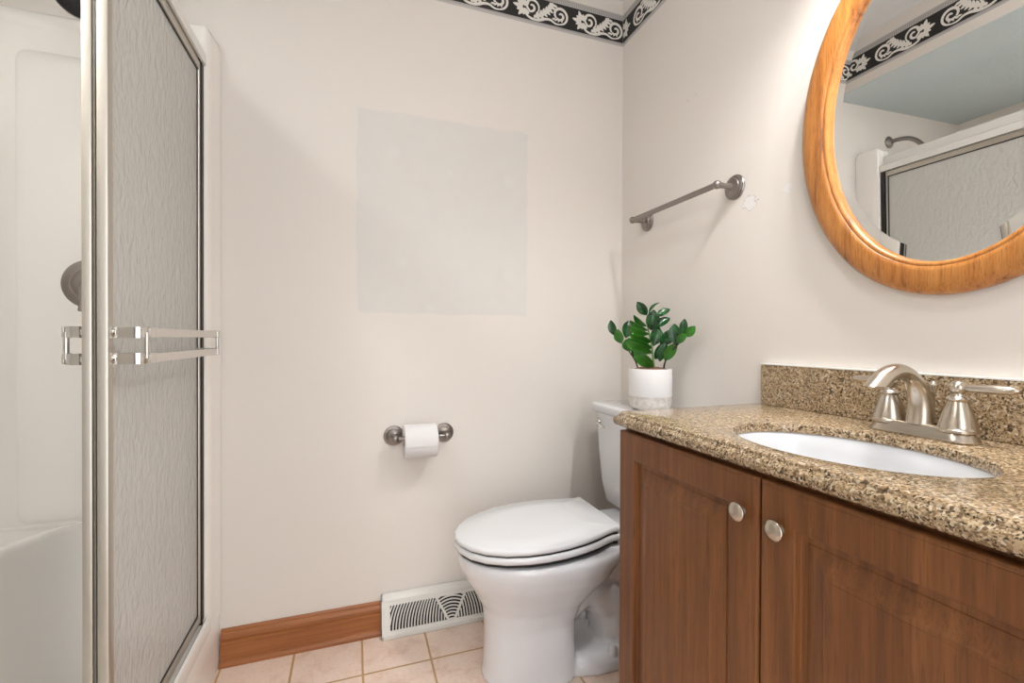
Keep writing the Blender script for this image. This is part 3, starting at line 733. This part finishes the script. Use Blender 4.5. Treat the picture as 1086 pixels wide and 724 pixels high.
# extra angles at the wall corners are handled by dense sampling
def outl(off, z): return [(x, y, z) for x, y in resample(outline(off), (cxs, cys))]
rings = [outl(-.03, ZT-.0318), outl(-.03, ZT-.017), ell(.0, ZT-.017), ell(.0, ZT-.003), ell(.001, ZT-.0008), ell(.003, ZT)] + [outl(o, z) for o, z in prof]
mb = MB(); mb.ringloop(rings); mb.build('slab', 'granite', ct, smooth=40)
bs = MB().box(-.0215, -.002, -1.525, -.712, ZT+.0005, .9625)
o = bs.build('backsplash', 'granite', ct, bevel=.0015)
MB().box(-.0225, -.0008, -1.525, -.713, .9625, .9655).build('caulk_line', 'white', ct, label='white caulk bead along the top of the backsplash')

# sink
sk = thing('sink', (cxs, cys, .70), 'white oval undermount sink basin set in the granite countertop', 'sink')
mb = MB(); rings = []
for k, z in ((.020, .8355), (.020, .8386), (.003, .8387), (.001, .836), (-.004, .81), (-.014, .765), (-.034, .725), (-.062, .698), (-.095, .688), (-.118, .686)): rings.append(ell(k, z, 64))
outb = [ell(k, z, 64) for k, z in ((-.118, .678), (-.09, .680), (-.055, .690), (-.026, .718), (-.004, .762), (.008, .80), (.012, .8354))]
mb.ringloop(rings+outb); mb.build('basin', 'porcelain', sk, smooth=60)
MB().lathe([(0, 0), (.0235, 0), (.024, .002), (.020, .004), (.015, .003), (0, .003)], (cxs, cys, .6865), (0, 0, 1), 24).build('drain', 'nickel', sk)

# ------------------------------------------------------------------ faucet
fx, fy = -.088, -1.119
fa = thing('faucet', (fx, fy, ZT), 'brushed nickel two-handle arched faucet behind the oval sink', 'faucet')
mb = MB(); rs = []
for k, z in ((0, .0003), (.001, .003), (.0, .006), (-.0035, .013), (-.005, .021), (-.007, .0235), (-.012, .025)):
    rs.append([(fx+x, fy+y, ZT+z) for x, y in rrect(-.0285-k, .0285+k, -.081-k, .081+k, .0275, 8)])
mb.loft(rs); mb.build('base_plate', 'nickel', fa, smooth=45)
for s in (-1, 1):
    y = fy+s*.0525
    mb = MB(); mb.lathe([(.0285, .018), (.0285, .0225), (.0268, .024), (.0262, .028), (.0238, .038), (.0200, .052), (.0155, .064), (.0138, .069), (.0158, .0705), (.0165, .0735), (.0145, .077), (.0105, .0795), (.0095, .083)], (fx, y, ZT), (0, 0, 1), 36)
    mb.sphere((fx, y, ZT+.0925), .0128)
    h = mb.build('handle', 'nickel', fa, smooth=40)
    L = MB(); d = Vector((.10, s, .02)).normalized(); b0 = Vector((fx, y, ZT+.0925))
    rads = [(.010, .0060), (.018, .0068), (.030, .0078), (.041, .0085), (.052, .0082), (.063, .0072), (.070, .0056), (.074, .0022)]
    L.tube([b0+d*t_ for t_, r in rads], [r for t_, r in rads], 14, .95); L.build('lever', 'nickel', h, smooth=50)
sp = bez((fx-.004, fy, ZT+.020), (fx+.012, fy, ZT+.108), (fx-.066, fy, ZT+.143), (fx-.114, fy, ZT+.100), 22)
n_ = len(sp); mb = MB(); mb.tube(sp, [.0215-.0085*min(1, i/(n_*.45)) + (.0028*max(0, (i/(n_-1)-.6)/.4)) for i in range(n_)], 22); 
dd = (sp[-1]-sp[-2]).normalized(); zc_ = sp[-1].z-.006
for i in range(len(mb.v)-22, len(mb.v)):
    v_ = Vector(mb.v[i]); mb.v[i] = tuple(v_ + dd*((v_.z-zc_)/-dd.z))
mb.build('spout', 'nickel', fa, smooth=50)
mb = MB(); mb.lathe([(.0, 0), (.003, 0), (.003, .066), (.0055, .070), (.0042, .074), (.0072, .080), (.0072, .085), (.004, .090), (0, .091)], (fx+.033, fy, ZT+.008), (0, 0, 1), 16); mb.build('lift_rod', 'nickel', fa, smooth=50)

# ------------------------------------------------------------------ oval mirror
mc = Vector((0, -1.116, 1.507)); A0, B0 = .288, .391; A1, B1 = .2185, .327
mr = thing('oval_mirror', (-.002, mc.y, mc.z-B0), 'oval golden oak framed mirror hanging over the vanity', 'mirror')
def eo(a, b, x, n=96): return [(x, mc.y+a*math.cos(2*math.pi*i/n), mc.z+b*math.sin(2*math.pi*i/n)) for i in range(n)]
mb = MB(); rings = []
for f_, x in ((0, -.003), (0, -.012), (.05, -.019), (.16, -.0245), (.32, -.0265), (.70, -.0265), (.82, -.0255), (.84, -.0235), (.88, -.0245), (.94, -.0235), (.985, -.020), (1.0, -.014), (1.0, -.003)):
    rings.append(eo(A0+(A1-A0)*f_, B0+(B1-B0)*f_, x))
mb.ringloop(rings); fo = mb.build('frame', 'oak', mr, smooth=50)
mb = MB(); mb.loft([eo(A1+.004, B1+.004, -.006), eo(A1+.003, B1+.003, -.0105), eo(A1-.024, B1-.024, -.0116)]); mb.build('mirror_glass', 'mirror', mr, smooth=1, label='bevelled mirror glass')
mr.rotation_euler = (0, math.radians(-1.0), 0)

# ------------------------------------------------------------------ potted plant on the tank
PX, PY, PZ = -.112, -.352, .7918
pp = thing('potted_plant', (PX, PY, PZ), 'small green glossy-leaved plant in a white pot on the toilet tank', 'potted plant')
mb = MB()
prof = [(.001, 0, 1), (.050, 0, 1), (.060, .004, 1), (.067, .013, 1), (.0695, .026, 1), (.070, .047, 1), (.0705, .048, 0), (.0708, .136, 0), (.0698, .1385, 0), (.0675, .1385, 0), (.066, .136, 0), (.066, .110, 0), (.001, .110, 0)]
n = 40
rings = [[(PX+r*math.cos(2*math.pi*i/n), PY+r*math.sin(2*math.pi*i/n), PZ+h) for i in range(n)] for r, h, k in prof]
mb.loft(rings)
fm = []
for a in range(len(rings)-1): fm += [prof[a+1][2] if a < 6 else 0]*n
fm += [1, 0]
mb.m = fm; mb.build('pot', ['pot', 'concrete'], pp, smooth=50)
mb = MB(); rings = []
for r, h in ((.0655, .130), (.055, .138), (.035, .142), (.012, .143), (.001, .143)):
    rings.append([(PX+r*math.cos(2*math.pi*i/24), PY+r*math.sin(2*math.pi*i/24), PZ+h-.001+random.uniform(-.002, .002)) for i in range(24)])
mb.loft(rings, cap0=True); mb.build('soil', 'soil', pp, smooth=60)
rv = Vector((.944, -.331, 0)); dv = Vector((-.591, -.807, 0)); O = Vector((PX, PY, PZ+.135))
DEP = 1.545; SCL = DEP/482.5/5.57
def P3(px, pz, dep): 
    k = 1-dep/DEP; q = O + rv*((px-327)*SCL*k) + Vector((0, 0, 1))*((443-pz)*SCL*k - .07*0) + dv*dep
    q.x = min(q.x, -.006); return q
def stem(pts, r0, r1, mat):
    q = []
    P = [P3(*p) for p in pts]; Q = [P[0]]+P+[P[-1]]
    for i in range(1, len(Q)-2):
        for k in range(5):
            t = k/5; a, b, c, d_ = Q[i-1], Q[i], Q[i+1], Q[i+2]
            q.append(.5*((2*b)+(c-a)*t+(2*a-5*b+4*c-d_)*t*t+(3*b-a-3*c+d_)*t**3))
    q.append(P[-1]); MB().tube(q, [r0+(r1-r0)*i/(len(q)-1) for i in range(len(q))], 10).build('stem', mat, pp)
stem([(348, 448, .0), (345, 400, .004), (332, 290, .010), (312, 200, .012), (305, 130, .010)], .0042, .0020, 'stem')
stem([(405, 448, .0), (415, 395, .02), (450, 335, .05), (500, 275, .08), (555, 215, .105)], .0032, .0015, 'stemd')
stem([(255, 448, -.01), (238, 395, -.012), (190, 325, -.016), (140, 272, -.018), (112, 235, -.018)], .0030, .0014, 'stemd')
def leaf(bx, bz, tx, tz, w, mat, d0, d1, roll):
    a, b = P3(bx, bz, d0), P3(tx, tz, d1); ln = (b-a).length; d = (b-a).normalized()
    side = d.cross(dv).normalized(); nrm = side.cross(d).normalized()
    if nrm.dot(dv) < 0: nrm = -nrm; side = -side
    side, nrm = side*math.cos(roll)+nrm*math.sin(roll), nrm*math.cos(roll)-side*math.sin(roll)
    W_ = w*SCL*.52; top, bot = [], []
    prof = [(0, .06), (.08, .34), (.2, .68), (.36, .94), (.5, 1), (.64, .95), (.78, .74), (.9, .42), (.97, .16), (1, .02)]
    mb = MB(); rows = []
    for t_, k in prof:
        c = a+d*ln*t_ + nrm*(.10*ln*math.sin(math.pi*t_*.9))
        rows.append([c+side*W_*k*s_+nrm*(abs(s_)**1.5*W_*k*.35) for s_ in (-1, -.5, 0, .5, 1)])
    th_ = .0006; R1 = [[p+nrm*th_ for p in r]+[p-nrm*th_ for p in r[::-1]] for r in rows]
    mb.loft(R1); mb.build('leaf', mat, pp, smooth=70)
for L in ((305, 122, 246, 42, 54, 'leaf', .008, .014, .1), (315, 112, 382, 52, 34, 'leaf', .006, -.004, 1.1), (355, 138, 442, 90, 46, 'leaf', .006, .0, .5), (352, 198, 441, 142, 50, 'leaf', .006, .0, .4),
          (330, 212, 345, 88, 76, 'leaf', .016, .024, -.1), (312, 212, 205, 148, 40, 'leaf2', .014, .026, .7), (304, 188, 228, 118, 42, 'leaf2', .014, .018, .8), (320, 235, 190, 180, 46, 'leaf2', .014, .034, .6),
          (332, 280, 200, 228, 60, 'leaf2', .012, .034, .5), (336, 315, 190, 252, 62, 'leaf2', .012, .030, .5), (338, 345, 176, 262, 66, 'leaf2', .010, .024, .45), (345, 428, 226, 318, 72, 'leaf2', .010, .034, .3),
          (342, 305, 372, 190, 70, 'leaf', .008, .000, -.2), (385, 300, 462, 205, 70, 'leaf', .01, .02, -.2), (352, 382, 414, 282, 66, 'leaf', .004, .01, -.3), (382, 395, 424, 285, 60, 'leaf', .015, .02, .4),
          (412, 388, 486, 276, 58, 'leaf2', .03, .06, .2), (482, 292, 468, 165, 70, 'leaf', .075, .07, .2), (484, 278, 545, 215, 44, 'leaf2', .08, .11, .3), (530, 232, 530, 132, 46, 'leaf', .1, .095, .5), (538, 238, 592, 170, 48, 'leaf2', .105, .125, .2),
          (118, 248, 92, 155, 48, 'leaf', -.018, -.016, .2), (152, 292, 135, 205, 56, 'leaf2', -.016, .002, .2), (180, 262, 200, 160, 66, 'leaf', -.018, -.03, -.2), (205, 340, 184, 262, 56, 'leaf2', -.014, -.002, .3), (228, 372, 250, 300, 50, 'leaf', -.012, -.026, .1)):
    leaf(*L)

# ------------------------------------------------------------------ lamps (above the picture)
vl = thing('vanity_light', (0, -1.116, 2.09), 'nickel vanity light bar with frosted bell shades on the wall above the mirror', 'vanity light')
MB().box(-.03, -.0012, -1.43, -1.01, 2.045, 2.135).build('backplate', 'nickel', vl, bevel=.006)
for y in (-1.33, -1.11):
    MB().tube(bez((-.030, y, 2.09), (-.095, y, 2.09), (-.160, y, 2.185), (-.165, y, 2.138), 10), .007, 12).build('arm', 'nickel', vl)
    MB().lathe([(0, .028), (.018, .028), (.022, .02), (.022, 0), (0, 0)], (-.165, y, 2.112), (0, 0, 1), 24).build('socket', 'nickel', vl)
    MB().lathe([(.023, .118), (.034, .115), (.042, .10), (.046, .075), (.052, .04), (.064, .012), (.072, 0), (.0695, 0), (.0615, .012), (.0495, .04), (.0435, .075), (.0395, .098), (.032, .112), (.023, .1155)], (-.165, y, 2.0), (0, 0, 1), 32, caps=False).build('lamp_shade', 'shade', vl)
    MB().sphere((-.165, y, 2.052), .03, 16).build('bulb', 'bulb', vl)
rl_ = thing('recessed_fill', (-1.86, -1.2, ZS-.01), 'round recessed fill light added in the soffit over the near half of the shower', 'recessed fill light')  # unseen light added to brighten the shower interior
MB().lathe([(.062, 0), (.082, 0), (.083, .004), (.080, .007), (.066, .009), (.062, .004)], (-1.86, -1.2, ZS-.0005), (0, 0, -1), 36, caps=False).build('trim_ring', 'white', rl_)
MB().lathe([(0, 0), (.0615, 0), (.0615, .003), (0, .0035)], (-1.86, -1.2, ZS-.0005), (0, 0, -1), 36).build('lens', 'can', rl_)
cl = thing('ceiling_fill_lamp', (-.75, -1.45, ZC-.09), 'round glass bowl ceiling fill lamp added near the doorway', 'ceiling fill lamp')  # unseen lamp added as fill from above
MB().lathe([(0, -.0005), (.15, -.0005), (.15, -.018), (0, -.018)], (-.75, -1.45, ZC), (0, 0, 1), 32).build('lamp_base', 'nickel', cl)
MB().lathe([(.14, -.019), (.138, -.04), (.12, -.065), (.08, -.085), (.03, -.094), (0, -.095)], (-.75, -1.45, ZC), (0, 0, 1), 32).build('glass_bowl', 'bowl_lamp', cl)
